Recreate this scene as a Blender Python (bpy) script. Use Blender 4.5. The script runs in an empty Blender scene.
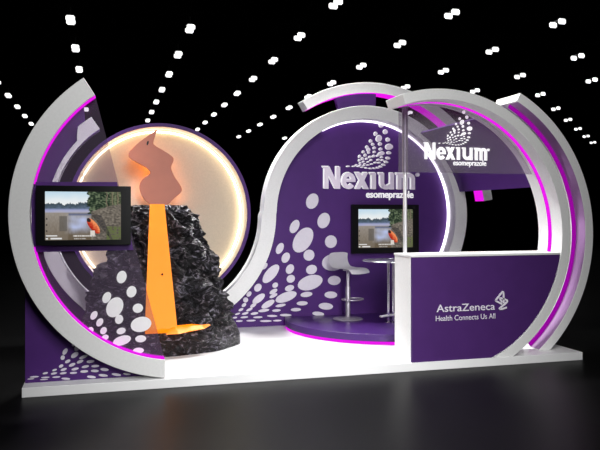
import bpy, bmesh, math, random
from mathutils import Vector, Matrix, noise
from mathutils.geometry import tessellate_polygon
random.seed(7)
scene = bpy.context.scene
COL = scene.collection
R = math.radians
PI = math.pi
WALL_DOTS = [(2.873, 1.86, 0.0887, 0.1153, 25), (3.045, 1.581, 0.0896, 0.1158, 25), (2.609, 1.497, 0.0625, 0.1024, 28), (2.734, 1.303, 0.1258, 0.1995, 35), (3.154, 1.275, 0.0901, 0.0917, 20), (2.823, 1.084, 0.0822, 0.0788, 25), (2.392, 1.187, 0.0494, 0.0838, 28), (2.478, 1.054, 0.0558, 0.078, 30), (2.54, 0.891, 0.056, 0.0721, 32), (2.861, 0.877, 0.0823, 0.0667, 15), (2.171, 0.94, 0.0305, 0.0536, 40), (2.262, 0.831, 0.0735, 0.1611, 42), (2.553, 0.752, 0.0623, 0.0541, 25), (2.842, 0.69, 0.1898, 0.1031, 15), (3.206, 0.711, 0.0968, 0.0674, 0), (2.324, 0.668, 0.043, 0.0359, 30), (2.074, 0.64, 0.0485, 0.0593, 40), (2.534, 0.62, 0.0684, 0.0421, 15), (2.299, 0.579, 0.0614, 0.0299, 28), (2.785, 0.522, 0.0883, 0.0363, 5), (3.154, 0.504, 0.0966, 0.0489, -3), (2.484, 0.496, 0.1613, 0.066, 18), (2.086, 0.485, 0.1031, 0.0475, 35), (2.299, 0.52, 0.0614, 0.0239, 25), (1.947, 0.555, 0.0301, 0.0414, 40), (1.899, 0.473, 0.036, 0.0354, 40), (2.722, 0.397, 0.0817, 0.0302, 0), (3.077, 0.342, 0.109, 0.0488, -6), (2.22, 0.403, 0.1039, 0.0417, 28), (2.404, 0.378, 0.0741, 0.021, 8), (2.628, 0.31, 0.075, 0.0241, 0), (2.962, 0.237, 0.0892, 0.0304, -8), (2.478, 0.238, 0.0868, 0.018, -3), (2.159, 0.316, 0.0792, 0.0208, 6), (2.007, 0.393, 0.0483, 0.0237, 30), (2.342, 0.309, 0.0615, 0.0179, 2), (1.953, 0.336, 0.0482, 0.0177, 22), (1.875, 0.403, 0.036, 0.0236, 35), (1.833, 0.34, 0.0359, 0.0177, 25), (2.025, 0.279, 0.0544, 0.0178, 6), (2.281, 0.234, 0.0736, 0.0143, -3), (2.189, 0.166, 0.0854, 0.0131, -2), (1.893, 0.285, 0.048, 0.0154, 12), (1.785, 0.283, 0.0358, 0.0118, 15), (2.074, 0.224, 0.0667, 0.0131, 0), (1.881, 0.232, 0.054, 0.013, 3), (1.809, 0.182, 0.0478, 0.0118, 0), (1.977, 0.181, 0.0663, 0.0118, 0), (2.355, 0.165, 0.0616, 0.012, 0), (1.749, 0.232, 0.0298, 0.0118, 5), (3.193, 0.974, 0.1742, 0.1224, 5)]
PANEL_DOTS = [(0.159, 1.068, 0.0458, 0.0612, 15), (0.02, 0.875, 0.0373, 0.0553, 25), (0.251, 0.924, 0.0461, 0.0558, 15), (0.095, 0.779, 0.075, 0.0998, 25), (0.311, 0.762, 0.0491, 0.0447, 10), (-0.097, 0.709, 0.029, 0.044, 30), (0.135, 0.661, 0.0376, 0.0444, 15), (-0.044, 0.64, 0.0291, 0.0413, 30), (0.341, 0.604, 0.0984, 0.0728, 10), (-0.009, 0.559, 0.0292, 0.0359, 30), (0.154, 0.549, 0.0431, 0.0306, 15), (-0.126, 0.572, 0.0263, 0.0275, 0), (0.338, 0.464, 0.0519, 0.0336, 0), (0.162, 0.456, 0.0862, 0.0445, 15), (0.007, 0.495, 0.0319, 0.0249, 10), (0.316, 0.351, 0.0518, 0.028, 0)]
CORNER_DOTS = [(-0.361, 0.367, 0.019, 0.035, 30), (-0.285, 0.431, 0.0143, 0.0201, 30), (-0.254, 0.394, 0.0215, 0.0302, 30), (-0.382, 0.311, 0.0189, 0.0225, 20), (-0.273, 0.33, 0.0382, 0.0226, 35), (-0.194, 0.307, 0.0409, 0.0151, 20), (-0.337, 0.273, 0.0261, 0.015, 25), (-0.396, 0.232, 0.0213, 0.015, 25), (-0.297, 0.238, 0.031, 0.015, 20), (-0.225, 0.264, 0.0312, 0.0151, 20), (-0.129, 0.261, 0.0363, 0.0152, 5), (-0.455, 0.198, 0.0212, 0.01, 15), (-0.373, 0.198, 0.0284, 0.0125, 15), (-0.27, 0.196, 0.0334, 0.0126, 10), (-0.177, 0.213, 0.0337, 0.0126, 8), (-0.085, 0.213, 0.0364, 0.0127, 0), (-0.537, 0.173, 0.0234, 0.0099, 10), (-0.46, 0.166, 0.0282, 0.01, 8), (-0.377, 0.163, 0.0308, 0.01, 5), (-0.285, 0.16, 0.0334, 0.01, 0), (-0.187, 0.168, 0.0361, 0.0126, 0), (-0.09, 0.167, 0.0364, 0.0126, -5), (-0.635, 0.145, 0.0394, 0.0074, 0), (-0.537, 0.133, 0.0374, 0.0074, 0), (-0.439, 0.13, 0.0353, 0.0075, 0), (-0.354, 0.109, 0.0403, 0.01, -8), (-0.242, 0.097, 0.0431, 0.0101, -8), (-0.121, 0.111, 0.0411, 0.0126, -10), (-0.665, 0.127, 0.03, 0.0049, 0), (-0.549, 0.114, 0.035, 0.005, 0), (0.0, 0.175, 0.0391, 0.0152, -10), (-0.012, 0.119, 0.0439, 0.0127, -10), (0.111, 0.119, 0.0444, 0.0128, -12), (0.098, 0.072, 0.0443, 0.0102, -8), (-0.024, 0.075, 0.0439, 0.0101, -8), (0.222, 0.071, 0.0448, 0.0128, -12), (0.21, 0.118, 0.0348, 0.0102, -12)]
SWIRL = [(0.808, 1.0, 0.0575, 0.0681, 25), (0.908, 0.845, 0.0606, 0.065, 25), (0.672, 0.79, 0.0454, 0.0557, 20), (0.751, 0.681, 0.0757, 0.1021, 30), (0.969, 0.66, 0.0545, 0.0557, 10), (0.554, 0.613, 0.0394, 0.0433, 25), (0.781, 0.551, 0.0485, 0.0464, 20), (0.606, 0.536, 0.0363, 0.0371, 25), (0.999, 0.489, 0.106, 0.0836, 10), (0.463, 0.468, 0.0333, 0.0433, 30), (0.793, 0.428, 0.0454, 0.0371, 20), (0.642, 0.452, 0.0394, 0.034, 25), (0.5, 0.406, 0.0454, 0.0557, 30), (0.993, 0.344, 0.0606, 0.0402, 0), (0.805, 0.319, 0.0969, 0.0557, 20), (0.642, 0.356, 0.0363, 0.0279, 25), (0.378, 0.35, 0.0303, 0.0402, 35), (0.509, 0.338, 0.0303, 0.0309, 25), (0.969, 0.217, 0.0606, 0.034, -5), (0.718, 0.267, 0.0333, 0.0248, 20), (0.624, 0.257, 0.0424, 0.0309, 25), (0.424, 0.273, 0.0333, 0.0433, 35), (0.288, 0.242, 0.0273, 0.0433, 30), (0.924, 0.124, 0.0575, 0.0279, -8), (0.736, 0.171, 0.0454, 0.0217, 15), (0.533, 0.233, 0.0394, 0.0279, 25), (0.357, 0.189, 0.0363, 0.034, 35), (0.863, 0.056, 0.0515, 0.0248, -12), (0.793, 0.01, 0.0454, 0.0217, -14), (0.666, 0.103, 0.0424, 0.0186, 10), (0.56, 0.158, 0.0363, 0.0217, 20), (0.454, 0.189, 0.0303, 0.0217, 30), (0.282, 0.149, 0.0242, 0.034, 35), (0.718, -0.018, 0.0394, 0.0186, -14), (0.636, -0.034, 0.0394, 0.0155, -12), (0.545, -0.04, 0.0394, 0.0155, -8), (0.445, -0.03, 0.0394, 0.0155, -4), (0.575, 0.065, 0.0394, 0.0155, 6), (0.49, 0.115, 0.0333, 0.0155, 18), (0.378, 0.118, 0.0303, 0.0186, 28), (0.303, 0.084, 0.0273, 0.0186, 25), (0.49, 0.041, 0.0363, 0.0124, 3), (0.409, 0.065, 0.0333, 0.0124, 15), (0.348, -0.015, 0.0394, 0.0124, 0), (0.394, 0.025, 0.0333, 0.0124, 3), (0.257, 0.004, 0.0394, 0.0124, 2), (0.303, 0.035, 0.0333, 0.0124, 8), (0.151, 0.004, 0.0454, 0.0124, 3), (0.015, 0.0, 0.0485, 0.0155, 6), (0.212, 0.035, 0.0333, 0.0124, 12), (0.757, 0.103, 0.0394, 0.0186, 3), (0.833, 0.164, 0.0394, 0.0217, 5), (0.818, 0.233, 0.0363, 0.0217, 10)]
EMBLEM = [[(4.297, 0.637), (4.221, 0.619), (4.201, 0.63), (4.322, 0.707), (4.263, 0.734)], [(4.155, 0.718), (4.242, 0.815), (4.257, 0.809), (4.259, 0.685)], [(4.155, 0.718), (4.238, 0.676)], [(4.263, 0.734), (4.201, 0.75), (4.238, 0.697)]]
FLAME = [(0.651, 2.758), (0.6, 2.596), (0.628, 2.545), (0.712, 2.496), (0.839, 2.413), (0.853, 2.358), (0.824, 2.27), (0.867, 2.156), (0.951, 2.028), (0.951, 1.957), (0.853, 1.868), (0.783, 1.797), (0.685, 1.765), (0.572, 1.796), (0.497, 1.853), (0.459, 1.909), (0.43, 1.98), (0.43, 2.051), (0.475, 2.127), (0.547, 2.181), (0.553, 2.224), (0.489, 2.278), (0.397, 2.329), (0.323, 2.372), (0.291, 2.416), (0.323, 2.486), (0.459, 2.617)]
SIDE = [(-0.275, 3.258), (-0.275, 2.527), (-0.439, 1.662), (-0.565, 1.332), (-1.032, 1.337), (-1.057, 1.662), (-0.984, 2.118), (-0.837, 2.512), (-0.627, 2.886), (-0.377, 3.214)]
BACK = [(-0.652, 1.972), (0.115, 1.982), (0.269, 1.328), (-0.652, 1.322)]
GLOW = [(0.559, 2.288, 2.2), (0.803, 2.306, 1.6), (0.508, 2.014, 2.0), (0.881, 1.965, 2.4), (0.394, 2.454, 1.5), (0.7, 1.819, 1.0), (0.674, 2.146, 0.6), (0.571, 2.563, 0.8)]
HOLE = (0.529, 2.579, 0.012, 0.03, 15)
LAMPS = [(0, [4, 5, 6, 7, 8]), (1, [1, 2, 3, 6]), (2, [1, 2, 3, 4, 5, 6, 7]), (3, [0, 1, 2, 3, 4, 5, 6, 7, 8]), (4, [0, 1, 2, 3, 4, 5, 6, 7, 8, 9]), (5, [0, 1, 2, 3, 9]), (6, [1, 2, 3, 5]), (7, [2, 3]), (8, [4]), (9, [5]), (10, [6]), (11, [7]), (12, [8, 9])]

# ------------------------------------------------------------------ helpers
def nodes_of(name):
    m = bpy.data.materials.new(name); m.use_nodes = True
    nt = m.node_tree; nt.nodes.clear()
    out = nt.nodes.new('ShaderNodeOutputMaterial')
    return m, nt, out

def mat(name, col, rough=.5, metal=0., spec=.5, vary=.06, vscale=6., bump=0., emit=None, estr=0.):
    m, nt, out = nodes_of(name)
    b = nt.nodes.new('ShaderNodeBsdfPrincipled')
    tc = nt.nodes.new('ShaderNodeTexCoord')
    n = nt.nodes.new('ShaderNodeTexNoise'); n.inputs['Scale'].default_value = vscale; n.inputs['Detail'].default_value = 5
    nt.links.new(tc.outputs['Object'], n.inputs['Vector'])
    r = nt.nodes.new('ShaderNodeValToRGB')
    lo = [c*(1-vary) for c in col]; hi = [min(1, c*(1+vary)) for c in col]
    r.color_ramp.elements[0].position = .3; r.color_ramp.elements[1].position = .7
    r.color_ramp.elements[0].color = (*lo, 1); r.color_ramp.elements[1].color = (*hi, 1)
    nt.links.new(n.outputs['Fac'], r.inputs['Fac'])
    nt.links.new(r.outputs['Color'], b.inputs['Base Color'])
    b.inputs['Roughness'].default_value = rough; b.inputs['Metallic'].default_value = metal
    b.inputs['Specular IOR Level'].default_value = spec
    if bump:
        bp = nt.nodes.new('ShaderNodeBump'); bp.inputs['Strength'].default_value = bump
        nt.links.new(n.outputs['Fac'], bp.inputs['Height']); nt.links.new(bp.outputs['Normal'], b.inputs['Normal'])
    if emit:
        b.inputs['Emission Color'].default_value = (*emit, 1); b.inputs['Emission Strength'].default_value = estr
    nt.links.new(b.outputs['BSDF'], out.inputs['Surface'])
    return m

def glow(name, col, s):
    m, nt, out = nodes_of(name)
    e = nt.nodes.new('ShaderNodeEmission'); e.inputs['Color'].default_value = (*col, 1); e.inputs['Strength'].default_value = s
    nt.links.new(e.outputs['Emission'], out.inputs['Surface'])
    return m

def acrylic(name, tint, film, fac):
    m, nt, out = nodes_of(name)
    t = nt.nodes.new('ShaderNodeBsdfTransparent'); t.inputs['Color'].default_value = (*tint, 1)
    d = nt.nodes.new('ShaderNodeBsdfPrincipled'); d.inputs['Base Color'].default_value = (*film, 1)
    d.inputs['Roughness'].default_value = .35; d.inputs['Specular IOR Level'].default_value = .2
    x = nt.nodes.new('ShaderNodeMixShader'); x.inputs['Fac'].default_value = fac
    nt.links.new(t.outputs['BSDF'], x.inputs[1]); nt.links.new(d.outputs['BSDF'], x.inputs[2])
    nt.links.new(x.outputs['Shader'], out.inputs['Surface'])
    return m

def obj(name, bm, m, parent=None, smooth=None, bevel=0., loc=None):
    bmesh.ops.recalc_face_normals(bm, faces=bm.faces)
    me = bpy.data.meshes.new(name); bm.to_mesh(me); bm.free()
    if m: me.materials.append(m)
    o = bpy.data.objects.new(name, me); COL.objects.link(o)
    if parent: o.parent = parent
    if loc: o.location = loc
    if smooth is not None:
        for p in me.polygons: p.use_smooth = True
        try: me.set_sharp_from_angle(angle=R(smooth))
        except Exception: pass
    if bevel:
        b = o.modifiers.new('bevel', 'BEVEL'); b.width = bevel; b.segments = 2; b.limit_method = 'ANGLE'; b.angle_limit = R(50)
    return o

def tag(o, label=None, cat=None, group=None, kind=None):
    if label: o['label'] = label
    if cat: o['category'] = cat
    if group: o['group'] = group
    if kind: o['kind'] = kind
    return o

def thing(name, label, cat, loc=(0, 0, 0), group=None):
    o = bpy.data.objects.new(name, None); COL.objects.link(o); o.location = loc
    o.empty_display_size = .1
    return tag(o, label, cat, group)

def box(bm, x0, x1, y0, y1, z0, z1):
    v = [bm.verts.new(p) for p in ((x0,y0,z0),(x1,y0,z0),(x1,y1,z0),(x0,y1,z0),(x0,y0,z1),(x1,y0,z1),(x1,y1,z1),(x0,y1,z1))]
    for f in ((0,3,2,1),(4,5,6,7),(0,1,5,4),(1,2,6,5),(2,3,7,6),(3,0,4,7)): bm.faces.new([v[i] for i in f])

def arc(cx, cz, r, a0, a1, n=64):
    return [(cx+r*math.cos(R(a0+(a1-a0)*i/n)), cz+r*math.sin(R(a0+(a1-a0)*i/n))) for i in range(n+1)]

def band(bm, inner, outer, y0, y1, closed=False):
    """a strip between two XZ polylines of equal length, extruded along Y"""
    n = len(inner)
    q = [[bm.verts.new((p[0], y, p[1])) for p in pl] for pl in (inner, outer) for y in (y0, y1)]
    i0, i1, o0, o1 = q
    rng = range(n if closed else n-1)
    for k in rng:
        j = (k+1) % n
        bm.faces.new((i0[k], i0[j], o0[j], o0[k])); bm.faces.new((i1[k], o1[k], o1[j], i1[j]))
        bm.faces.new((o0[k], o0[j], o1[j], o1[k])); bm.faces.new((i0[k], i1[k], i1[j], i0[j]))
    if not closed:
        bm.faces.new((i0[0], o0[0], o1[0], i1[0])); bm.faces.new((i0[-1], i1[-1], o1[-1], o0[-1]))

def plate(bm, pts, y0, y1):
    """an XZ polygon (may be concave) extruded along Y"""
    a = [bm.verts.new((p[0], y0, p[1])) for p in pts]; b = [bm.verts.new((p[0], y1, p[1])) for p in pts]
    n = len(pts)
    for k in range(n): bm.faces.new((a[k], b[k], b[(k+1) % n], a[(k+1) % n]))
    if n == 4:
        bm.faces.new(a); bm.faces.new(b[::-1]); return
    for t in tessellate_polygon([[Vector((p[0], p[1], 0)) for p in pts]]):
        bm.faces.new([a[i] for i in t]); bm.faces.new([b[i] for i in t][::-1])

def tube(bm, pts, r, n=12, closed=False):
    pts = [Vector(p) for p in pts]; rings = []
    for i, p in enumerate(pts):
        a = pts[(i-1) % len(pts)] if (closed or i > 0) else p
        b = pts[(i+1) % len(pts)] if (closed or i < len(pts)-1) else p
        d = (b-a).normalized(); up = Vector((0, 0, 1)) if abs(d.z) < .9 else Vector((1, 0, 0))
        u = d.cross(up).normalized(); w = u.cross(d).normalized()
        rings.append([bm.verts.new(p+u*r*math.cos(2*PI*k/n)+w*r*math.sin(2*PI*k/n)) for k in range(n)])
    m = len(rings)
    for i in range(m if closed else m-1):
        A, B = rings[i], rings[(i+1) % m]
        for k in range(n): bm.faces.new((A[k], A[(k+1) % n], B[(k+1) % n], B[k]))
    if not closed:
        bm.faces.new(rings[0][::-1]); bm.faces.new(rings[-1])

def lathe(bm, prof, n=64, cx=0, cy=0):
    rings = []
    for r, z in prof:
        rings.append([bm.verts.new((cx+r*math.cos(2*PI*k/n), cy+r*math.sin(2*PI*k/n), z)) for k in range(n)] if r > 1e-6 else [bm.verts.new((cx, cy, z))])
    for A, B in zip(rings, rings[1:]):
        for k in range(n):
            j = (k+1) % n
            if len(A) == 1 and len(B) > 1: bm.faces.new((A[0], B[j], B[k]))
            elif len(B) == 1 and len(A) > 1: bm.faces.new((A[k], A[j], B[0]))
            elif len(A) > 1: bm.faces.new((A[k], A[j], B[j], B[k]))

def ellipses(bm, lst, y, th=.006, n=24):
    """printed / raised ellipse spots on an upright board: (x, z, rx, rz, lean)"""
    for i_, (x, z, rx, rz, rot) in enumerate(lst):
        yf = y-th-.0002*(i_ % 12)
        # the long axis leans by rot (degrees, counter-clockwise from upright or level)
        a = -R(rot) if rz > rx else R(rot)
        pts = []
        for k in range(n):
            t = 2*PI*k/n; ex, ez = rx*math.cos(t), rz*math.sin(t)
            pts.append((x+ex*math.cos(a)-ez*math.sin(a), z+ex*math.sin(a)+ez*math.cos(a)))
        F = [bm.verts.new((p[0], yf, p[1])) for p in pts]; B = [bm.verts.new((p[0], y, p[1])) for p in pts]
        bm.faces.new(F); bm.faces.new(B[::-1])
        for k in range(n): bm.faces.new((F[k], B[k], B[(k+1) % n], F[(k+1) % n]))

# ---- lettering built from strokes
def stroke(pts, w):
    """quads following a polyline with width w"""
    L, Rr = [], []
    P = [Vector((p[0], p[1])) for p in pts]
    for i, p in enumerate(P):
        d0 = (P[i]-P[i-1]).normalized() if i > 0 else None
        d1 = (P[i+1]-P[i]).normalized() if i < len(P)-1 else None
        d = (d0+d1).normalized() if (d0 and d1) else (d0 or d1)
        nrm = Vector((-d.y, d.x)); k = 1.
        if d0 and d1: k = 1/max(.45, nrm.dot(Vector((-d0.y, d0.x))))
        L.append(p+nrm*w*.5*k); Rr.append(p-nrm*w*.5*k)
    return [[L[i], L[i+1], Rr[i+1], Rr[i]] for i in range(len(P)-1)]

def ell(cx, cz, rx, rz, a0, a1, n=20):
    return [(cx+rx*math.cos(R(a0+(a1-a0)*i/n)), cz+rz*math.sin(R(a0+(a1-a0)*i/n))) for i in range(n+1)]

def word_polys():
    P = []
    P.append([(.06,0),(.25,0),(.25,.98),(.06,1)])                       # N
    P.append([(-.02,1),(.2,1),(.2,.9),(.02,.92)])
    P.append([(.06,1),(.29,1),(.80,0),(.57,0)])
    P.append([(.62,0),(.80,0),(.80,1),(.62,1)])
    P += stroke(ell(1.21,.37,.23,.29,5,322), .18)                       # e
    P.append([(1.0,.32),(1.53,.32),(1.53,.44),(1.0,.44)])
    P.append([(1.53,.76),(1.76,.76),(2.18,0),(1.95,0)])                 # x
    P.append([(1.93,.76),(2.14,.76),(1.75,0),(1.53,0)])
    P.append([(2.32,0),(2.52,0),(2.52,.76),(2.32,.76)])                 # dotless i
    P.append([(2.24,.76),(2.34,.76),(2.34,.65),(2.27,.66)])
    P.append([(2.74,.25),(2.93,.25),(2.93,.76),(2.74,.76)])             # u
    P.append([(2.66,.76),(2.76,.76),(2.76,.65),(2.70,.66)])
    P += stroke([(2.835,.27)]+ell(3.05,.29,.215,.20,180,300,12)+[(3.3,.2)], .19)
    P.append([(3.23,0),(3.42,0),(3.42,.76),(3.23,.76)])
    P.append([(3.60,0),(3.79,0),(3.79,.76),(3.60,.76)])                 # m
    P.append([(3.53,.76),(3.64,.76),(3.64,.65),(3.56,.66)])
    P += stroke(ell(3.865,.48,.17,.19,170,0,14), .18)
    P.append([(3.945,0),(4.125,0),(4.125,.5),(3.945,.5)])
    P += stroke(ell(4.205,.48,.17,.19,170,0,14), .18)
    P.append([(4.285,0),(4.47,0),(4.47,.5),(4.285,.5)])
    return P

def word(bm, x0, x1, z0, z1, y, depth):
    for i_, pl in enumerate(word_polys()):
        q = [(x0+(p[0]+.02)/4.49*(x1-x0), z0+p[1]*(z1-z0)) for p in pl]
        plate(bm, q, y-depth-.0006*(i_ % 7), y)

def text_bm(s, x0, x1, z0, z1, y, depth, weight=.0):
    """built-in lettering turned into a mesh and fitted to a box on an upright board"""
    cu = bpy.data.curves.new('t', 'FONT'); cu.body = s; cu.extrude = .5; cu.offset = weight; cu.resolution_u = 4
    o = bpy.data.objects.new('t', cu); COL.objects.link(o)
    bpy.context.view_layer.update()
    me = bpy.data.meshes.new_from_object(o.evaluated_get(bpy.context.evaluated_depsgraph_get()))
    bpy.data.objects.remove(o); bpy.data.curves.remove(cu)
    xs = [v.co.x for v in me.vertices]; ys = [v.co.y for v in me.vertices]
    ax, bx, ay, by = min(xs), max(xs), min(ys), max(ys)
    bm = bmesh.new(); bm.from_mesh(me); bpy.data.meshes.remove(me)
    for v in bm.verts:
        X = x0+(v.co.x-ax)/(bx-ax)*(x1-x0); Z = z0+(v.co.y-ay)/(by-ay)*(z1-z0)
        v.co = (X, y-depth*(.5+v.co.z), Z)
    return bm

# ------------------------------------------------------------------ materials
WHITE = mat('white_laminate', (.80,.80,.79), .45, vary=.03, vscale=40)
DECK = mat('white_deck', (.88,.88,.88), .3, vary=.02, vscale=3)
PURPLE = mat('purple_board', (.068,.018,.15), .5, spec=.25, vary=.05)
PURPLE_DEEP = mat('deep_purple_board', (.062,.019,.128), .5, spec=.25, vary=.05)
PURPLE_GLOSS = mat('purple_gloss', (.05,.014,.125), .32, spec=.35, vary=.04)
SPOT = mat('pale_spot_print', (.72,.68,.76), .5, vary=.03, vscale=30)
SPOT_GREY = mat('pale_grey_spot', (.9,.9,.9), .5, vary=.02, vscale=30)
LETTER = mat('pale_letter', (.86,.78,.9), .4, vary=.02)
LETTER_LIT = mat('lit_white_letter', (.9,.9,.9), .4, vary=.02, emit=(1,1,1), estr=.45)
BLACK = mat('black_plastic', (.003,.003,.0035), .3, spec=.2)
POLE = mat('pale_satin_pole', (.72,.71,.73), .3, metal=.35, vary=.02)
CHROME = mat('chrome', (.78,.78,.8), .15, metal=1., vary=.02)
STEEL = mat('satin_steel', (.45,.42,.47), .4, metal=.7, vary=.04)
SEAT = mat('white_seat_shell', (.85,.84,.86), .3, vary=.02)
BEIGE = mat('warm_back_board', (.56,.48,.38), .6, vary=.05, vscale=60)
LED_WASH = mat('mauve_led_wash', (.36,.20,.40), .55, vary=.03)  # violet light on the white soffit, put into the colour
RIM = mat('pale_rim_lining', (.72,.70,.74), .5, vary=.02)
MAGENTA = glow('magenta_led', (.85,.01,.85), 1.0)
MAGENTA_DIM = glow('magenta_led_dim', (.27,.002,.29), 1.1)
WHITE_LED = glow('white_led', (.93,.86,1.), 3.2)
WARM_LED = glow('warm_led', (1., .87, .56), 7.5)
LAMP = glow('hall_lamp', (1,1,1), 1.6)
ACRYLIC = acrylic('smoked_acrylic', (.80,.77,.82), (.32,.25,.36), .10)
FROST = acrylic('clear_acrylic', (.82,.80,.84), (.42,.37,.42), .16)
GLASS = acrylic('table_glass', (.75,.75,.8), (.6,.6,.65), .12)
CEIL = mat('dark_ceiling', (.002,.002,.002), .9, spec=0.)

def rock_mat():
    m, nt, out = nodes_of('dark_rock')
    b = nt.nodes.new('ShaderNodeBsdfPrincipled'); tc = nt.nodes.new('ShaderNodeTexCoord')
    mp = nt.nodes.new('ShaderNodeMapping'); mp.inputs['Scale'].default_value = (1.3, 1.3, 2.0); mp.inputs['Rotation'].default_value = (.3, .5, .2)
    nt.links.new(tc.outputs['Object'], mp.inputs['Vector'])
    n = nt.nodes.new('ShaderNodeTexNoise'); n.noise_type = 'RIDGED_MULTIFRACTAL' if hasattr(n, 'noise_type') else n.noise_type
    n.inputs['Scale'].default_value = 5.5; n.inputs['Detail'].default_value = 9; n.inputs['Roughness'].default_value = .65; n.inputs['Distortion'].default_value = 1.6
    n2 = nt.nodes.new('ShaderNodeTexNoise'); n2.inputs['Scale'].default_value = 6.5; n2.inputs['Detail'].default_value = 7; n2.inputs['Roughness'].default_value = .62; n2.inputs['Distortion'].default_value = 2.2
    n3 = nt.nodes.new('ShaderNodeTexNoise'); n3.inputs['Scale'].default_value = 3; n3.inputs['Detail'].default_value = 3
    for q in (n, n2, n3): nt.links.new(mp.outputs['Vector'], q.inputs['Vector'])
    r = nt.nodes.new('ShaderNodeValToRGB'); e = r.color_ramp.elements
    e[0].position = .46; e[0].color = (.003,.003,.004,1); e[1].position = .64; e[1].color = (.30,.28,.33,1)
    e.new(.55).color = (.026,.023,.028,1)
    nt.links.new(n2.outputs['Fac'], r.inputs['Fac'])
    mx = nt.nodes.new('ShaderNodeMix'); mx.data_type = 'RGBA'; mx.blend_type = 'MULTIPLY'; mx.inputs['Factor'].default_value = .6
    r3 = nt.nodes.new('ShaderNodeValToRGB'); r3.color_ramp.elements[0].color = (.75,.62,.55,1); r3.color_ramp.elements[1].color = (1,1,1.1,1)
    r3.color_ramp.elements[0].position = .4; r3.color_ramp.elements[1].position = .6
    nt.links.new(n3.outputs['Fac'], r3.inputs['Fac'])
    nt.links.new(r.outputs['Color'], mx.inputs['A']); nt.links.new(r3.outputs['Color'], mx.inputs['B'])
    nt.links.new(mx.outputs['Result'], b.inputs['Base Color'])
    bp = nt.nodes.new('ShaderNodeBump'); bp.inputs['Strength'].default_value = 1.; bp.inputs['Distance'].default_value = .10
    nt.links.new(n2.outputs['Fac'], bp.inputs['Height']); nt.links.new(bp.outputs['Normal'], b.inputs['Normal'])
    b.inputs['Roughness'].default_value = .32; b.inputs['Specular IOR Level'].default_value = .6
    nt.links.new(b.outputs['BSDF'], out.inputs['Surface'])
    return m
ROCK = rock_mat()
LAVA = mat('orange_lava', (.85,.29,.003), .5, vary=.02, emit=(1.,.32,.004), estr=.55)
FLAME_M = mat('salmon_flame_board', (.46,.14,.085), .45, vary=.08, vscale=3)

def floor_mat():
    m, nt, out = nodes_of('dark_glossy_floor')
    b = nt.nodes.new('ShaderNodeBsdfPrincipled'); tc = nt.nodes.new('ShaderNodeTexCoord')
    n = nt.nodes.new('ShaderNodeTexNoise'); n.inputs['Scale'].default_value = 1.2; n.inputs['Detail'].default_value = 8
    nt.links.new(tc.outputs['Object'], n.inputs['Vector'])
    r = nt.nodes.new('ShaderNodeValToRGB'); r.color_ramp.elements[0].color = (.0008,.0008,.0008,1); r.color_ramp.elements[1].color = (.0022,.0022,.0022,1)
    nt.links.new(n.outputs['Fac'], r.inputs['Fac']); nt.links.new(r.outputs['Color'], b.inputs['Base Color'])
    b.inputs['Roughness'].default_value = .38; b.inputs['Specular IOR Level'].default_value = .06
    nt.links.new(b.outputs['BSDF'], out.inputs['Surface'])
    return m
FLOOR = floor_mat()

# ------------------------------------------------------------------ the hall
bm = bmesh.new(); box(bm, -30, 45, -6, 60, -.1, 0)
tag(obj('floor', bm, FLOOR), kind='structure')
bm = bmesh.new(); box(bm, -30, 45, -6, 60, 6.9, 7.0)
tag(obj('ceiling', bm, CEIL), kind='structure')

# ------------------------------------------------------------------ platform
P0 = .09
bm = bmesh.new(); box(bm, -.725, 5.28, 6.735, 9.95, 0, P0)
o = obj('platform', bm, DECK, bevel=.004)
tag(o, 'long low white platform carrying the whole exhibition stand', 'platform')

# ------------------------------------------------------------------ left ring arch with acrylic panel
LX, LZ = .740, 1.668
t = thing('arch', 'big white open ring arch at front left with magenta inner edge', 'arch', (LX, 6.75, P0))
def at_thing(bm, o):
    bmesh.ops.translate(bm, verts=bm.verts, vec=-Vector(o.location))
def part(name, bm, m, parent, **k):
    top = parent
    while top.parent: top = top.parent
    at_thing(bm, top)
    return obj(name, bm, m, parent, **k)
bm = bmesh.new(); band(bm, arc(.746, 1.661, 1.404, 126.3, 262.4, 96), arc(LX, LZ, 1.582, 125.9, 263.5, 96), 6.75, 6.92)
part('arch_frame', bm, WHITE, t, smooth=40, bevel=.004)
for b0, b1 in ((126.3, 168), (192, 262.4)):
    bm = bmesh.new(); band(bm, arc(.746, 1.661, 1.396, b0, b1, 60), arc(.746, 1.661, 1.4035, b0, b1, 60), 6.765, 6.915)
    tag(part('led_strip', bm, MAGENTA, t), 'glowing magenta light strip')
bm = bmesh.new(); plate(bm, arc(.746, 1.661, 1.395, 126.3, 262.4, 80), 6.865, 6.873)
ap = tag(part('acrylic_panel', bm, ACRYLIC, t), 'smoky see-through panel')
bm = bmesh.new(); ellipses(bm, PANEL_DOTS, 6.865, .004)
tag(part('spot_pattern', bm, SPOT_GREY, ap), 'pale grey oval spots')

# purple corner board in front-left, behind the ring
bm = bmesh.new()
pts = [(-.715, P0), (.56, P0)] + arc(LX, LZ, 1.50, 263.2, 197, 40) + [(-.715, 1.2)]
plate(bm, pts, 6.922, 6.96)
o = thing('corner_board', 'purple board with white spot swirl under the front left ring', 'board', (-.7, 6.94, P0))
part('board_panel', bm, PURPLE, o)
bm = bmesh.new(); ellipses(bm, [(d[0], d[1], d[2]*1.0, d[3]*.95, d[4]) for d in CORNER_DOTS if math.hypot(d[0]-LX, d[1]-LZ) > 1.51 and d[0]-d[2] > -.71 and d[1]-d[3] > P0+.004 and d[0]+d[2] < .5], 6.922, .004)
tag(part('spot_pattern', bm, SPOT, o), 'small white swirl of spots')

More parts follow.
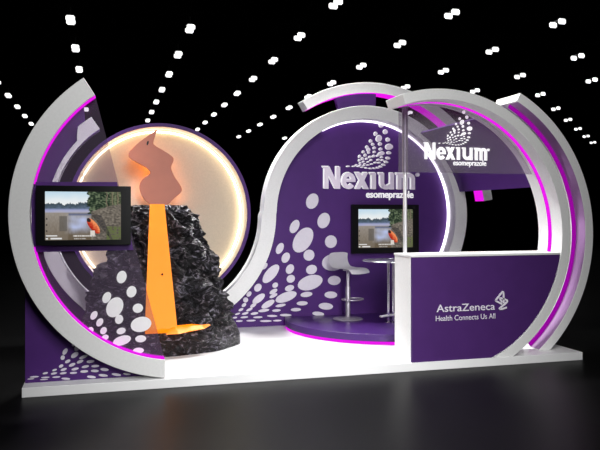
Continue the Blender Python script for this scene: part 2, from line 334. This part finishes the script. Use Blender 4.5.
# ------------------------------------------------------------------ back wall: purple board, ribbon frame, lettering
C1 = (.72, 1.66); C2 = (3.66, 1.67)
w = thing('display_wall', 'purple back wall with round top, white ribbon border, raised lettering and large pale spots', 'display wall', (2.3, 9.5, P0))
pts = [(-.72, P0), (-.72, 1.45)] + arc(*C1, 1.46, 188, 358, 70) + arc(*C2, 1.46, 180, -62, 110) + [(4.4, P0)]
bm = bmesh.new(); plate(bm, pts, 9.5, 9.56)
part('wall_board', bm, PURPLE, w)
# ribbon: along the left circle from its upper-left tip, under the disc, then over the big circle
inn, out = [], []
for i in range(91):
    a = 125+(360-125)*i/90
    wd = .205
    if a < 134: wd = .185
    elif a < 137: wd = .185-(a-134)/3*.12
    elif a < 176: wd = .065
    elif a < 200: wd = .065+(a-176)/24*.125
    elif a < 230: wd = .19
    ri = 1.355
    inn.append((C1[0]+ri*math.cos(R(a)), C1[1]+ri*math.sin(R(a)))); out.append((C1[0]+(ri+wd)*math.cos(R(a)), C1[1]+(ri+wd)*math.sin(R(a))))
ia = arc(*C2, 1.558, 180, -60, 130); oa = arc(*C2, 1.372, 180, -60, 130)
# on the second circle the black gap side is the outer one
inn += ia[1:]; out += oa[1:]
bm = bmesh.new(); band(bm, inn, out, 9.25, 9.498)
part('ribbon_border', bm, WHITE, w, smooth=40, bevel=.004)
bm = bmesh.new(); band(bm, arc(*C2, 1.355, 118, -45, 120), arc(*C2, 1.37, 118, -45, 120), 9.44, 9.49)
tag(part('led_strip', bm, WHITE_LED, w), 'white light line inside the border')
bm = bmesh.new(); ellipses(bm, WALL_DOTS, 9.497, .008)
tag(part('spot_pattern', bm, SPOT, w), 'large pale oval spots shrinking to lower left')
bm = bmesh.new(); word(bm, 3.018, 4.463, 2.039, 2.359, 9.49, .045)
bmx = bmesh.new(); ellipses(bmx, [(4.51, 2.262, .028, .028, 0)], 9.49, .045)
me = bpy.data.meshes.new('x'); bmx.to_mesh(me); bmx.free(); bm.from_mesh(me)
rl = tag(part('raised_lettering', bm, LETTER, w), 'large raised pale lettering')
bm = bmesh.new(); word(bm, 3.006, 4.451, 2.046, 2.369, 9.49, .028)  # shifted glowing copy imitates light on the letter sides
tag(part('painted_lit_edge', bm, LETTER_LIT, rl), 'glowing copy painting lit edges on the lettering')
tag(part('small_lettering', text_bm('esomeprazole', 3.695, 4.45, 1.88, 2.02, 9.49, .02, .014), LETTER_LIT, w), 'small white lettering line')
def swirl(x0, x1, z0, z1): return [(x0+d[0]*(x1-x0), z0+d[1]*(z1-z0), d[2]*.8*(x1-x0), d[3]*.8*(z1-z0), d[4]) for d in SWIRL]
bm = bmesh.new(); ellipses(bm, swirl(3.403, 4.059, 2.366, 2.984), 9.49, .03, 20)
sw_ = tag(part('logo_swirl', bm, LETTER, w), 'wing-shaped fan of raised pale dots')
bm = bmesh.new(); ellipses(bm, [(d[0]-.006, d[1]+.004, d[2]+.003, d[3]+.003, d[4]) for d in swirl(3.403, 4.059, 2.366, 2.984)], 9.49, .018, 20)  # offset glowing dots imitate light along the dot edges
tag(part('painted_lit_edge', bm, LETTER_LIT, sw_), 'glowing copy painting lit edges on the dots')
# side board behind the ribbon tip
bm = bmesh.new(); plate(bm, arc(*C1, 1.39, 193, 133, 40) + [SIDE[0]] + SIDE[:3:-1], 9.51, 9.55)
part('side_board', bm, PURPLE, w)

# ------------------------------------------------------------------ backlit disc
DX, DZ = .712, 1.678
t = thing('light_disc', 'round backlit beige disc with purple rim behind the volcano', 'light disc', (DX, 9.35, DZ-1.18))
bm = bmesh.new(); band(bm, arc(DX, DZ, 1.150, 0, 360, 128)[:-1], arc(DX, DZ, 1.170, 0, 360, 128)[:-1], 9.08, 9.42, closed=True)
band(bm, arc(DX, DZ, 1.125, 0, 360, 128)[:-1], arc(DX, DZ, 1.170, 0, 360, 128)[:-1], 9.06, 9.08, closed=True)
part('purple_rim', bm, PURPLE, t, smooth=40)
bm = bmesh.new(); band(bm, arc(DX, DZ, 1.126, 0, 360, 128)[:-1], arc(DX, DZ, 1.149, 0, 360, 128)[:-1], 9.081, 9.39, closed=True)
tag(part('rim_lining', bm, RIM, t, smooth=40), 'pale inner lining of the rim')
bm = bmesh.new(); plate(bm, arc(DX, DZ, 1.149, 0, 360, 128)[:-1], 9.39, 9.42)
tag(part('back_board', bm, BEIGE, t), 'beige glowing back board')
bm = bmesh.new(); tube(bm, [(DX+1.09*math.cos(2*PI*k/128), 9.356, DZ+1.09*math.sin(2*PI*k/128)) for k in range(128)], .012, 8, True)
tag(part('led_tube', bm, WARM_LED, t), 'warm white light tube around the edge')

# ------------------------------------------------------------------ volcano
VX, VY = .65, 8.46
t = thing('volcano', 'dark rock volcano model with orange lava stream and flame on top', 'volcano model', (VX, VY, P0))
prof = [(0, .86), (.24, .86), (.40, .83), (.65, .815), (.88, .73), (1.09, .63), (1.23, .55), (1.36, .49), (1.55, .42), (1.64, .36), (1.69, .31)]
def rad(z):
    for (z0, r0), (z1, r1) in zip(prof, prof[1:]):
        if z <= z1: return r0+(r1-r0)*(z-z0)/(z1-z0)
    return prof[-1][1]
TOPZ = 1.69
lava_y = lambda z: -.70+.24*z        # local y of the lava sheet
bm = bmesh.new(); rings = []; NZ, NA = 140, 320
for i in range(NZ+1):
    z = TOPZ*i/NZ; ring = []
    for k in range(NA):
        a = 2*PI*k/NA; r = rad(z)
        x = r*math.cos(a); y = r*.66*math.sin(a)
        p = Vector((x*1.7, y*1.7, z*1.4))
        q = p+Vector((noise.noise(p*2.1), noise.noise(p*2.1+Vector((9, 3, 1))), noise.noise(p*2.1+Vector((2, 7, 5)))))*.5
        d = .13*(1-abs(noise.noise(q*1.5))*2.6)+.085*(1-abs(noise.noise(q*3.4))*2.6)+.03*(1-abs(noise.noise(q*7.5))*2.4)
        d -= .15
        fade = min(1, i/3)
        s = 1+d*fade/max(r, .3)
        x *= s; y *= s
        yl = lava_y(z)
        if y < 0 and -.36 < x < .28:
            e = min(1, max(0, (.28-abs(x+.04))/.10)) if abs(x+.04) < .28 else 0
            xl = -.04; hw = .13+.07*(1-z/TOPZ)
            if abs(x-xl) < hw+.05:
                f = 1-max(0, abs(x-xl)-hw)/.05
                y = y*(1-f)+max(y, yl+.02)*f
        ring.append(bm.verts.new((x, y, z+(.02*noise.noise(p*3) if 0 < i < NZ else 0))))
    rings.append(ring)
for A, B in zip(rings, rings[1:]):
    for k in range(NA): bm.faces.new((A[k], A[(k+1) % NA], B[(k+1) % NA], B[k]))
c = bm.verts.new((0, 0, TOPZ-.02))
for k in range(NA): bm.faces.new((rings[-1][k], rings[-1][(k+1) % NA], c))
bm.faces.new(rings[0][::-1])
obj('rock_body', bm, ROCK, t, smooth=60)
# low apron of rock in front
bm = bmesh.new(); rings = []; NR = 26
for i in range(NR+1):
    u = i/NR; ring = []
    for k in range(NA):
        a = 2*PI*k/NA
        rr = 1.02*(1+.035*noise.noise(Vector((math.cos(a)*2.5, math.sin(a)*2.5, 4))))
        h = 0 if i == 0 else (.05+.17*min(1, u*5)**.6)
        r = rr*(1-.55*u) if i else rr
        if i == 1: r = rr*.995
        x, y = r*math.cos(a)-.02, .18+r*(.86 if math.sin(a) < 0 else .60)*math.sin(a)
        p = Vector((x*4, y*4, .5))
        hh = h+(.055*(1-2.4*abs(noise.noise(p)))+.03*(1-2*abs(noise.noise(p*2.7))) if i > 1 else 0)
        if i > 1: hh = max(.03, hh)
        ring.append(bm.verts.new((x, y, hh)))
    rings.append(ring)
for A, B in zip(rings, rings[1:]):
    for k in range(NA): bm.faces.new((A[k], A[(k+1) % NA], B[(k+1) % NA], B[k]))
bm.faces.new(rings[0][::-1]); bm.faces.new(rings[-1])
obj('rock_apron', bm, ROCK, t, smooth=60)
# lava sheet
bm = bmesh.new(); L, Rr = [], []
n = 24
for i in range(n+1):
    z = TOPZ+.01-(TOPZ+.01-.30)*i/n; f = i/n
    yl = lava_y(z)
    L.append((-.145-.075*f, yl, z)); Rr.append((.022+.115*f, yl, z))
for i in range(1, 7):
    f = i/6
    z = .30-.035*math.sin(f*PI/2); y = lava_y(.30)-.07*f
    L.append((-.22-.0*f, y, z)); Rr.append((.137+.02*f, y, z))
vl = [bm.verts.new(p) for p in L]; vr = [bm.verts.new(p) for p in Rr]
for i in range(len(L)-1): bm.faces.new((vl[i], vr[i], vr[i+1], vl[i+1]))
bmesh.ops.solidify(bm, geom=bm.faces[:], thickness=.02)
lv = tag(obj('lava_stream', bm, LAVA, t), 'smooth bright orange lava stream')
bm = bmesh.new()
pool = [(.0,-.735),(.10,-.60),(.137,-.60),(.30,-.585),(.42,-.565),(.50,-.555),(.52,-.575),(.44,-.63),(.30,-.69),(.14,-.735)]
a = [bm.verts.new((x, y, .255+(y+.735)*.55-(.03 if x > .35 else 0))) for x, y in pool]; f = bm.faces.new(a)
bmesh.ops.solidify(bm, geom=[f], thickness=.03)
tag(obj('lava_pool', bm, LAVA, t), 'orange lava pool running right')
bm = bmesh.new(); lathe(bm, [(0, .004), (.012, .004), (.012, 0), (0, 0)], 12); bmesh.ops.rotate(bm, verts=bm.verts, matrix=Matrix.Rotation(R(90), 3, 'X'))
obj('fixing_hole', bm, BLACK, lv, loc=(-.02, lava_y(.9)-.012, .9))
# flame cut-out
fp = []
nF = len(FLAME)
for i in range(nF):
    p0, p1, p2, p3 = [Vector(FLAME[(i+j-1) % nF]) for j in range(4)]
    for s in range(4):
        u = s/4
        if i == 0 or i == nF-1: q = p1.lerp(p2, u)
        else: q = .5*((2*p1)+(p2-p0)*u+(2*p0-5*p1+4*p2-p3)*u*u+(-p0+3*p1-3*p2+p3)*u**3)
        fp.append((q.x, q.y))
fl_ = thing('flame_cutout', 'flat wavy salmon flame cut-out standing out from the backlit disc above the volcano', 'flame', (.6, 9.0, 1.72))
bm = bmesh.new(); plate(bm, fp, 8.98, 9.01)
fl = part('flame_board', bm, FLAME_M, fl_, bevel=.004)
for sx, sz in ((.62, 2.0), (.60, 2.36)):
    bm = bmesh.new(); tube(bm, [(sx, 9.008, sz), (sx, 9.392, sz)], .012, 10); part('spacer', bm, STEEL, fl_, smooth=40)
bm = bmesh.new(); ellipses(bm, [HOLE], 8.98, .002, 14); part('fixing_hole', bm, BLACK, fl)

# ------------------------------------------------------------------ televisions
def s2l(c): return c/12.92 if c <= .04045 else ((c+.055)/1.055)**2.4
def pic(u, v):
    def mixc(a, b, f): f = max(0, min(1, f)); return [a[i]+(b[i]-a[i])*f for i in range(3)]
    n1 = noise.noise(Vector((u*9, v*9, 1))); n2 = noise.noise(Vector((u*32, v*32, 5))); n3 = noise.noise(Vector((u*60, v*16, 8)))
    c = mixc((196,222,238), (240,244,244), v/.24+n1*.2)
    tl = .25+.05*noise.noise(Vector((u*14, 0, 2)))+.03*n3-.10*max(0, u-.35)
    if v > tl: c = mixc((62,76,84), (96,112,134), (v-tl)/.14+n2*.5)
    if v > .34: c = mixc(c, mixc((150,160,212), (176,174,194), (v-.34)/.09+n1*.3), (v-.34)/.04)
    if v > .43:
        c = mixc((150,142,134), (104,92,76), (v-.43)/.5+n3*.35)
        g = min(1, max(0, (.2-abs(u-.44))/.12))*min(1, max(0, (.24-abs(v-.66))/.16))
        c = mixc(c, (188,200,240), g*(.75+n1*.3))
        if u < .3: c = mixc(c, (158,150,142), .3)
        g2 = max(0, 1-abs(v-.47)/.035)
        if .3 < u < .62: c = mixc(c, (82,92,128), g2*.8)
    edge = .56+.04*noise.noise(Vector((v*7, 3, 1)))+.03*n2
    if u > edge and v < .46:
        c = mixc((34,46,36), (120,134,104), .35+n2*1.2+n1*.5)
        if u > .75 and abs(((u*13+n1*.3) % 1)-.5) < .09: c = (118,108,92)
        if u > .85: c = mixc(c, (150,140,108), .25)
    se = .60+.0*v
    sh = .40-.35*(u-.58)+.03*n1
    if u > se and v > sh: c = mixc((84,78,72), (142,134,122), .45+n2*.8+n1*.3)
    if u > .8 and v > .72: c = mixc(c, (96,108,64), .6+n2)
    if u > .64+(v-.55)*.5 and u < .74+(v-.5)*.3 and v > .48: c = mixc(c, (44,42,46), .45+n2*.8)
    # boat: leaning orange hull
    dx, dy = u-.63, (v-.71)*.66
    a = R(52); ex, ey = dx*math.cos(a)+dy*math.sin(a), -dx*math.sin(a)+dy*math.cos(a)
    if (ex/.13)**2+(ey/.052)**2 < 1: c = mixc((244,150,96), (176,36,22), .5+ey/.07+n2*.5)
    if (ex+.10)**2/.0010+ey**2/.0006 < 1: c = (48,40,40)
    if abs(u-.62) < .03 and abs(v-.86) < .05: c = (222,214,206)
    # player overlay
    if .185 < u < .285 and .5 < v < .82: c = mixc(c, (88,84,80), .6)
    if .90 < v < .925 and (.01 < u < .16): c = (236,236,236)
    if .955 < v < .985 and (.07 < u < .22 or .01 < u < .04): c = (228,228,228)
    if .90 < v < .93 and .36 < u < .66 and (u*40) % 1 < .75: c = (214,210,206)
    if .96 < v < .985 and .36 < u < .53 and (u*40) % 1 < .6: c = (200,198,196)
    if .008 < u < .03 and abs(((v-.5)*8) % 1-.5) < .12 and v > .5: c = (60,56,54)
    return [s2l(max(0, min(255, q))/255) for q in c]
def screen_mat():
    m, nt, out = nodes_of('screen_picture')
    at = nt.nodes.new('ShaderNodeAttribute'); at.attribute_name = 'picture'
    e = nt.nodes.new('ShaderNodeEmission'); e.inputs['Strength'].default_value = .95
    nt.links.new(at.outputs['Color'], e.inputs['Color']); nt.links.new(e.outputs['Emission'], out.inputs['Surface'])
    return m
SCREEN = screen_mat()
def screen_mesh():
    NX, NY = 150, 96
    me = bpy.data.meshes.new('screen'); V = []; F = []; C = []
    for j in range(NY+1):
        for i in range(NX+1): V.append((i/NX-.5, 0, .5-j/NY)); C.append(pic(i/NX, j/NY))
    for j in range(NY):
        for i in range(NX):
            a = j*(NX+1)+i; F.append((a, a+NX+1, a+NX+2, a+1))
    me.from_pydata(V, [], F); at = me.color_attributes.new('picture', 'FLOAT_COLOR', 'POINT')
    for i, c in enumerate(C): at.data[i].color = (*c, 1)
    me.materials.append(SCREEN)
    return me
SM = screen_mesh()
def tv(x0, x1, z0, z1, y0, sx0, sx1, sz0, sz1, label):
    t = thing('television', label, 'television', ((x0+x1)/2, y0+.05, z0))
    bm = bmesh.new(); box(bm, x0, x1, y0+.012, y0+.07, z0, z1); part('casing', bm, BLACK, t, bevel=.006)
    bm = bmesh.new()
    for b in ((x0, sx0, z0, z1), (sx1, x1, z0, z1), (sx0, sx1, z0, sz0), (sx0, sx1, sz1, z1)):
        box(bm, b[0], b[1], y0, y0+.012, b[2], b[3])
    part('bezel', bm, BLACK, t)
    s = bpy.data.objects.new('screen', SM); COL.objects.link(s); s.parent = t
    s.location = Vector(((sx0+sx1)/2, y0+.008, (sz0+sz1)/2))-t.location; s.scale = (sx1-sx0, 1, sz1-sz0)
    s['label'] = 'bright screen showing a misty lake and a red boat'
    return t
t1 = tv(-.606, .242, 1.384, 1.938, 6.75, -.527, .15, 1.433, 1.883, 'black flat television on the front left ring showing a misty lake')
bm = bmesh.new(); plate(bm, BACK, 6.832, 6.864)
tag(part('backing_board', bm, PURPLE, t1), 'purple mounting board')
tv(3.45, 4.503, 1.1, 1.813, 9.4, 3.545, 4.407, 1.182, 1.745, 'black flat television on the purple back wall behind the counter pole')

# ------------------------------------------------------------------ round podium
QX, QY = 3.75, 9.02; QR = 1.36
t = thing('podium', 'round purple podium with magenta light line at its foot', 'podium', (QX, QY, P0))
def half_disc(bm, r, z0, z1, ymax):
    pts = []
    for k in range(181):
        a = PI*(1+2*.0)+k*2*PI/180
        x, y = QX+r*math.cos(a), QY+r*math.sin(a)
        pts.append((x, min(y, ymax)))
    q = []
    for p in pts:
        if not q or math.hypot(p[0]-q[-1][0], p[1]-q[-1][1]) > 1e-4: q.append(p)
    if math.hypot(q[0][0]-q[-1][0], q[0][1]-q[-1][1]) < 1e-4: q.pop()
    lo = [bm.verts.new((*p, z0)) for p in q]; hi = [bm.verts.new((*p, z1)) for p in q]
    bm.faces.new(lo[::-1]); bm.faces.new(hi)
    for k in range(len(q)): j = (k+1) % len(q); bm.faces.new((lo[k], lo[j], hi[j], hi[k]))
bm = bmesh.new(); half_disc(bm, QR, .128, .215, 9.485); part('podium_top', bm, PURPLE_GLOSS, t, smooth=40, bevel=.006)
bm = bmesh.new(); half_disc(bm, QR-.012, P0, .128, 9.48); tag(part('led_strip', bm, MAGENTA, t, smooth=40), 'glowing magenta light line')
PT = .215

# ------------------------------------------------------------------ bar stool
t = thing('bar_stool', 'white bar stool with grey column and round foot on the purple podium', 'bar stool', (3.25, 9.03, PT)); t.rotation_euler.z = R(-63)
bm = bmesh.new(); lathe(bm, [(0, 0), (.205, 0), (.21, .008), (.2, .016), (.05, .028), (.03, .04), (0, .04)], 48); obj('base', bm, STEEL, t, smooth=40)
bm = bmesh.new(); lathe(bm, [(0, .03), (.032, .03), (.032, .45), (.024, .46), (.024, .69), (0, .69)], 24); obj('post', bm, STEEL, t, smooth=40)
bm = bmesh.new()
ring = [(.09+.13*math.cos(2*PI*k/40), .16*math.sin(2*PI*k/40), .285) for k in range(40)]; tube(bm, ring, .011, 8, True); obj('footrest', bm, STEEL, t, smooth=60)
bm = bmesh.new(); path = [(-.20,.925),(-.215,.86),(-.205,.785),(-.17,.735),(-.11,.715),(0,.71),(.12,.715),(.18,.71),(.22,.685),(.24,.65)]
prev = None; W = .19
rows = []
for i, (x, z) in enumerate(path):
    row = []
    for k in range(13):
        f = -1+2*k/12; cr = .025*f*f if i < 4 else -.012*(1-f*f)
        row.append(bm.verts.new((x+(cr if i < 4 else 0), W*f, z+(cr if i >= 4 else -.02*f**4 if i == 0 else 0))))
    rows.append(row)
for A, B in zip(rows, rows[1:]):
    for k in range(12): bm.faces.new((A[k], A[k+1], B[k+1], B[k]))
bmesh.ops.solidify(bm, geom=bm.faces[:], thickness=.022)
o = obj('seat', bm, SEAT, t, smooth=60); sb = o.modifiers.new('sub', 'SUBSURF'); sb.levels = 1; sb.render_levels = 2
bm = bmesh.new(); lathe(bm, [(0, .675), (.07, .675), (.07, .69), (0, .69)], 24); obj('seat_plate', bm, STEEL, t)

# ------------------------------------------------------------------ bar table
t = thing('bar_table', 'glass topped bar table with twin chrome posts half hidden by the counter', 'table', (3.74, 8.62, PT))
bm = bmesh.new(); lathe(bm, [(0, .825), (.40, .825), (.405, .832), (.40, .84), (0, .84)], 64); tag(obj('tabletop', bm, GLASS, t, smooth=40), 'clear round glass top')
bm = bmesh.new(); tube(bm, [(.404*math.cos(2*PI*k/64), .404*math.sin(2*PI*k/64), .832) for k in range(64)], .006, 8, True); obj('top_rim', bm, CHROME, t, smooth=60)
for dx in (-.06, .01):
    bm = bmesh.new(); tube(bm, [(dx, 0, .012), (dx, 0, .825)], .018, 14); obj('post', bm, CHROME, t, smooth=40)
bm = bmesh.new(); lathe(bm, [(0, 0), (.10, 0), (.10, .008), (.0, .012)], 40); obj('base', bm, CHROME, t, smooth=40)
bm = bmesh.new(); box(bm, -.17, .2, -.03, .03, .09, .11); bmesh.ops.rotate(bm, verts=bm.verts, matrix=Matrix.Rotation(R(-6), 3, 'Y')); tag(obj('foot_bar', bm, SEAT, t, bevel=.004), 'white foot bar')

# ------------------------------------------------------------------ counter
CT = 1.225
AX, AZ, ARI, ARO = 3.545, 1.44, 1.475, 1.59
t = thing('counter', 'white ended counter with purple front panel at front right', 'counter', (4., 7., P0))
PRINT = mat('pale_print', (.78,.74,.82), .5, vary=.02)
a0 = math.degrees(math.asin((CT-.012-AZ)/1.462)); a1 = -math.degrees(math.asin((AZ-P0)/1.462))
front = [(3.155, P0), (3.155, CT-.012)] + arc(AX, AZ, 1.462, a0, a1, 40)
bm = bmesh.new(); plate(bm, front, 6.752, 6.785); fp_ = tag(part('front_panel', bm, PURPLE_DEEP, t), 'purple front panel')
bm = bmesh.new(); box(bm, 3.15, 3.25, 6.786, 7.2, P0, CT-.012); tag(part('end_panel', bm, WHITE, t, bevel=.003), 'white end panel')
bm = bmesh.new(); xr = AX+math.sqrt(1.462**2-(CT-AZ)**2); box(bm, 3.14, xr, 6.745, 7.2, CT-.012, CT+.012); tag(part('countertop', bm, WHITE, t, bevel=.003), 'thin white countertop')
tag(part('lettering', text_bm('AstraZeneca', 3.44, 4.15, .617, .697, 6.752, .006, .004), PRINT, fp_), 'white company lettering')
tag(part('slogan', text_bm('Health Connects Us All', 3.432, 4.155, .520, .578, 6.752, .005, -.002), PRINT, fp_), 'thin white slogan line')
bm = bmesh.new()
def smooth_poly(p, k=2):
    for _ in range(k):
        q = [p[0]]
        for a, b in zip(p, p[1:]): q += [tuple(a[i]*.75+b[i]*.25 for i in (0, 1)), tuple(a[i]*.25+b[i]*.75 for i in (0, 1))]
        p = q+[p[-1]]
    return p
for pl in EMBLEM:
    for qd in stroke(smooth_poly([tuple(map(float, p)) for p in pl], 2) if len(pl) > 2 else pl, .019): plate(bm, [(p[0], p[1]) for p in qd], 6.742, 6.752)
tag(part('emblem', bm, PRINT, fp_), 'white twisted loop emblem')

# ------------------------------------------------------------------ right front ring arch
bo = -math.degrees(math.asin((AZ-P0)/ARO)); bi = -math.degrees(math.asin((AZ-P0)/ARI))
t = thing('arch', 'white ring arch rising from the counter at front right, thin magenta line', 'arch', (AX, 6.95, P0))
bm = bmesh.new(); band(bm, arc(AX, AZ, ARI, 108.5, bi, 110), arc(AX, AZ, ARO, 108.5, bo, 110), 6.75, 7.2)
part('arch_frame', bm, WHITE, t, smooth=40, bevel=.004)
bm = bmesh.new(); band(bm, arc(AX, AZ, ARI-.006, 107.5, -10, 90), arc(AX, AZ, ARI-.0005, 107.5, -10, 90), 6.945, 7.005)
tag(part('led_strip', bm, MAGENTA, t), 'thin glowing magenta line')

# outer ring arch further right
BX, BZ, BRI, BRO = 3.76, 1.44, 1.73, 1.836
bo = -math.degrees(math.asin((BZ-P0)/BRO)); bi = -math.degrees(math.asin((BZ-P0)/BRI))
t = thing('arch', 'outermost white ring arch at far right with violet washed inside', 'arch', (BX, 7.2, P0))
bm = bmesh.new(); band(bm, arc(BX, BZ, BRI, 62.5, bi, 110), arc(BX, BZ, BRO, 62.5, bo, 110), 6.95, 7.45)
part('arch_frame', bm, WHITE, t, smooth=40, bevel=.004)
bm = bmesh.new(); band(bm, arc(BX, BZ, BRI-.04, 61.5, bi+1, 90), arc(BX, BZ, BRI-.001, 61.5, bi+1, 90), 7.12, 7.15)
tag(part('led_strip', bm, MAGENTA_DIM, t), 'violet light strip')
bm = bmesh.new(); band(bm, arc(BX, BZ, BRI-.004, 61.8, bi+.6, 100), arc(BX, BZ, BRI-.0005, 61.8, bi+.6, 100), 6.953, 7.118)  # thin skin coloured like the strip's light wash on the soffit
tag(part('painted_led_wash', bm, LED_WASH, t, smooth=40), 'violet light wash painted on the white inner face')

# rear ring arch over the back wall
KX, KZ, KRI, KRO = 3.85, 1.6, 1.885, 2.035
t = thing('arch', 'rear white ring arch curving above the purple back wall', 'arch', (KX, 9.72, 3.5))
bm = bmesh.new(); band(bm, arc(KX, KZ, KRI, 122.5, 8.5, 100), arc(KX, KZ, KRO, 122.5, 8.5, 100), 9.6, 9.86)
part('arch_frame', bm, WHITE, t, smooth=40, bevel=.004)
bm = bmesh.new(); band(bm, arc(KX, KZ, KRI-.008, 121.5, 8.5, 100), arc(KX, KZ, KRI-.0005, 121.5, 8.5, 100), 9.605, 9.855)
tag(part('led_strip', bm, MAGENTA, t), 'glowing magenta light strip')
# purple board joining wall and rear arch
bm = bmesh.new(); band(bm, arc(KX, KZ, 1.5, 108, 88, 24), arc(KX, KZ, KRI-.012, 108, 88, 24), 9.64, 9.72)
tag(obj('joining_board', bm, PURPLE_DEEP), 'purple board joining the wall top to the rear arch', 'board')

# purple canopy joining front and rear
bm = bmesh.new(); band(bm, arc(3.6, 1.55, 1.56, 17, 57, 40), arc(3.6, 1.55, 1.585, 17, 57, 40), 7.2, 9.245)
tag(obj('canopy', bm, PURPLE, smooth=40), 'curved purple canopy panel behind the clear sign at right', 'canopy')

# ------------------------------------------------------------------ clear hanging sign in the right ring
SY = 7.06
z0 = 2.142
xr = AX+math.sqrt((ARI-.004)**2-(z0-AZ)**2)
aR = math.degrees(math.atan2(z0-AZ, xr-AX)); XL = 3.14
zl = AZ+math.sqrt((ARI-.004)**2-(XL-AX)**2); aL = math.degrees(math.atan2(zl-AZ, XL-AX))
t = thing('hanging_sign', 'clear acrylic sign with white lettering hung inside the right front ring', 'sign', (AX, SY, z0))
bm = bmesh.new(); plate(bm, [(XL, z0)] + [(xr, z0)] + arc(AX, AZ, ARI-.004, aR, aL, 50), SY, SY+.012)
part('sign_panel', bm, FROST, t)
bm = bmesh.new(); word(bm, 3.433, 4.235, 2.29, 2.478, SY-.001, .012)
bmx = bmesh.new(); ellipses(bmx, [(4.252, 2.413, .015, .015, 0)], SY-.001, .012); me = bpy.data.meshes.new('x'); bmx.to_mesh(me); bmx.free(); bm.from_mesh(me)
tag(part('lettering', bm, LETTER_LIT, t), 'white lettering')
tag(part('small_lettering', text_bm('esomeprazole', 3.806, 4.226, 2.207, 2.290, SY-.001, .008, .004), LETTER_LIT, t), 'small white lettering line')
bm = bmesh.new(); ellipses(bm, swirl(3.626, 4.012, 2.473, 2.835), SY-.001, .008, 20)
tag(part('logo_swirl', bm, LETTER_LIT, t), 'wing-shaped fan of white dots')

# pole on the counter
PX, PY = 3.245, 7.13
t = thing('pole', 'slim chrome pole standing on the counter up to the ring end', 'pole', (PX, PY, CT+.012))
ztop = AZ+math.sqrt(ARI**2-(PX-AX)**2)
bm = bmesh.new(); tube(bm, [(PX, PY, CT+.012), (PX, PY, ztop-.004)], .022, 20); part('pole_shaft', bm, POLE, t, smooth=40)
bm = bmesh.new(); tube(bm, [(PX, PY, z0), (PX, PY, ztop-.01)], .034, 20); part('sign_sleeve', bm, STEEL, t, smooth=40)

# ------------------------------------------------------------------ ceiling lamps
bm = bmesh.new(); box(bm, -.11, .11, -.03, .03, -.07, .07); 
bmesh.ops.bevel(bm, geom=bm.edges[:], offset=.025, segments=2, affect='EDGES')
LM = bpy.data.meshes.new('lamp'); bm.to_mesh(LM); bm.free(); LM.materials.append(LAMP)
bm = bmesh.new(); box(bm, -.02, .02, -.21, .21, .071, .10); box(bm, -.012, .012, -.012, .012, .10, .325)
BM_ = bpy.data.meshes.new('bracket'); bm.to_mesh(BM_); bm.free(); BM_.materials.append(BLACK)
ORD = ['nearest', 'second nearest', 'third nearest', 'fourth nearest', 'fifth nearest', 'sixth nearest', 'seventh nearest', 'eighth nearest', 'ninth nearest', 'tenth nearest', 'eleventh nearest', 'twelfth nearest', 'thirteenth nearest']
ROWS = ['first', 'second', 'third', 'fourth', 'fifth', 'sixth', 'seventh', 'eighth', 'ninth', 'tenth', 'eleventh', 'twelfth', 'thirteenth']
for ri, (k, js) in enumerate(LAMPS):
    for n_, j in enumerate(js):
        x, y, z = -3.83+3.005*k, 15.25+3.1*j, 6.575
        o = thing('ceiling_lamp', 'white ceiling lamp, %s visible in the %s receding row from the left' % (ORD[n_], ROWS[ri]), 'ceiling lamp', (x, y, z), 'lamps in rows on the dark hall ceiling')
        for s in (-.18, .18):
            l = bpy.data.objects.new('lamp', LM); COL.objects.link(l); l.parent = o; l.location = (0, s, 0)
        b = bpy.data.objects.new('bracket', BM_); COL.objects.link(b); b.parent = o

# ------------------------------------------------------------------ lighting
def area(name, loc, aim, size, power, col=(1, 1, 1), spread=180):
    l = bpy.data.lights.new(name, 'AREA'); l.shape = 'SQUARE'; l.size = size; l.energy = power; l.color = col; l.spread = R(spread)
    o = bpy.data.objects.new(name, l); COL.objects.link(o); o.location = loc
    o.rotation_euler = (Vector(aim)-Vector(loc)).to_track_quat('-Z', 'Y').to_euler()
def point(name, loc, r, power, col):
    l = bpy.data.lights.new(name, 'POINT'); l.shadow_soft_size = r; l.energy = power; l.color = col
    o = bpy.data.objects.new(name, l); COL.objects.link(o); o.location = loc
area('front_key_light', (1.2, 1.4, 5.4), (2.2, 7.5, 1.2), 2.5, 285)  # unseen area light put in to light the stand from the front
area('overhead_light', (.7, 10.2, 6.4), (.7, 8.0, 0), .8, 440)
area('overhead_light', (2.9, 10.2, 6.4), (2.9, 8.0, 0), .8, 500)
area('left_bay_fill', (-.1, 7.2, 6.3), (-.3, 9.4, .3), .5, 16, spread=32)  # unseen fill added to brighten the wall at lower left
area('low_front_fill', (1.6, 1.0, 2.4), (2.2, 6.75, .1), 1.2, 40, spread=60)  # unseen low fill added to lift the lower front faces
for x, z, p in GLOW:
    point('flame_backlight', (x, 9.26, z), .03, p*.55, (1., .25, .02))

w_ = bpy.data.worlds.new('dark_hall'); scene.world = w_; w_.use_nodes = True
w_.node_tree.nodes['Background'].inputs['Color'].default_value = (0, 0, 0, 1)

# ------------------------------------------------------------------ camera
cam = bpy.data.cameras.new('camera'); cam.sensor_width = 36; cam.lens = 690*36/600; cam.shift_y = -11/600
co = bpy.data.objects.new('camera', cam); COL.objects.link(co)
co.location = (0, 0, 1.675); co.rotation_euler = (R(90), 0, -R(15.819))
scene.camera = co
scene.view_settings.view_transform = 'Standard'; scene.view_settings.look = 'None'
scene.view_settings.gamma = 1; scene.view_settings.exposure = 0; scene.view_settings.use_curve_mapping = False
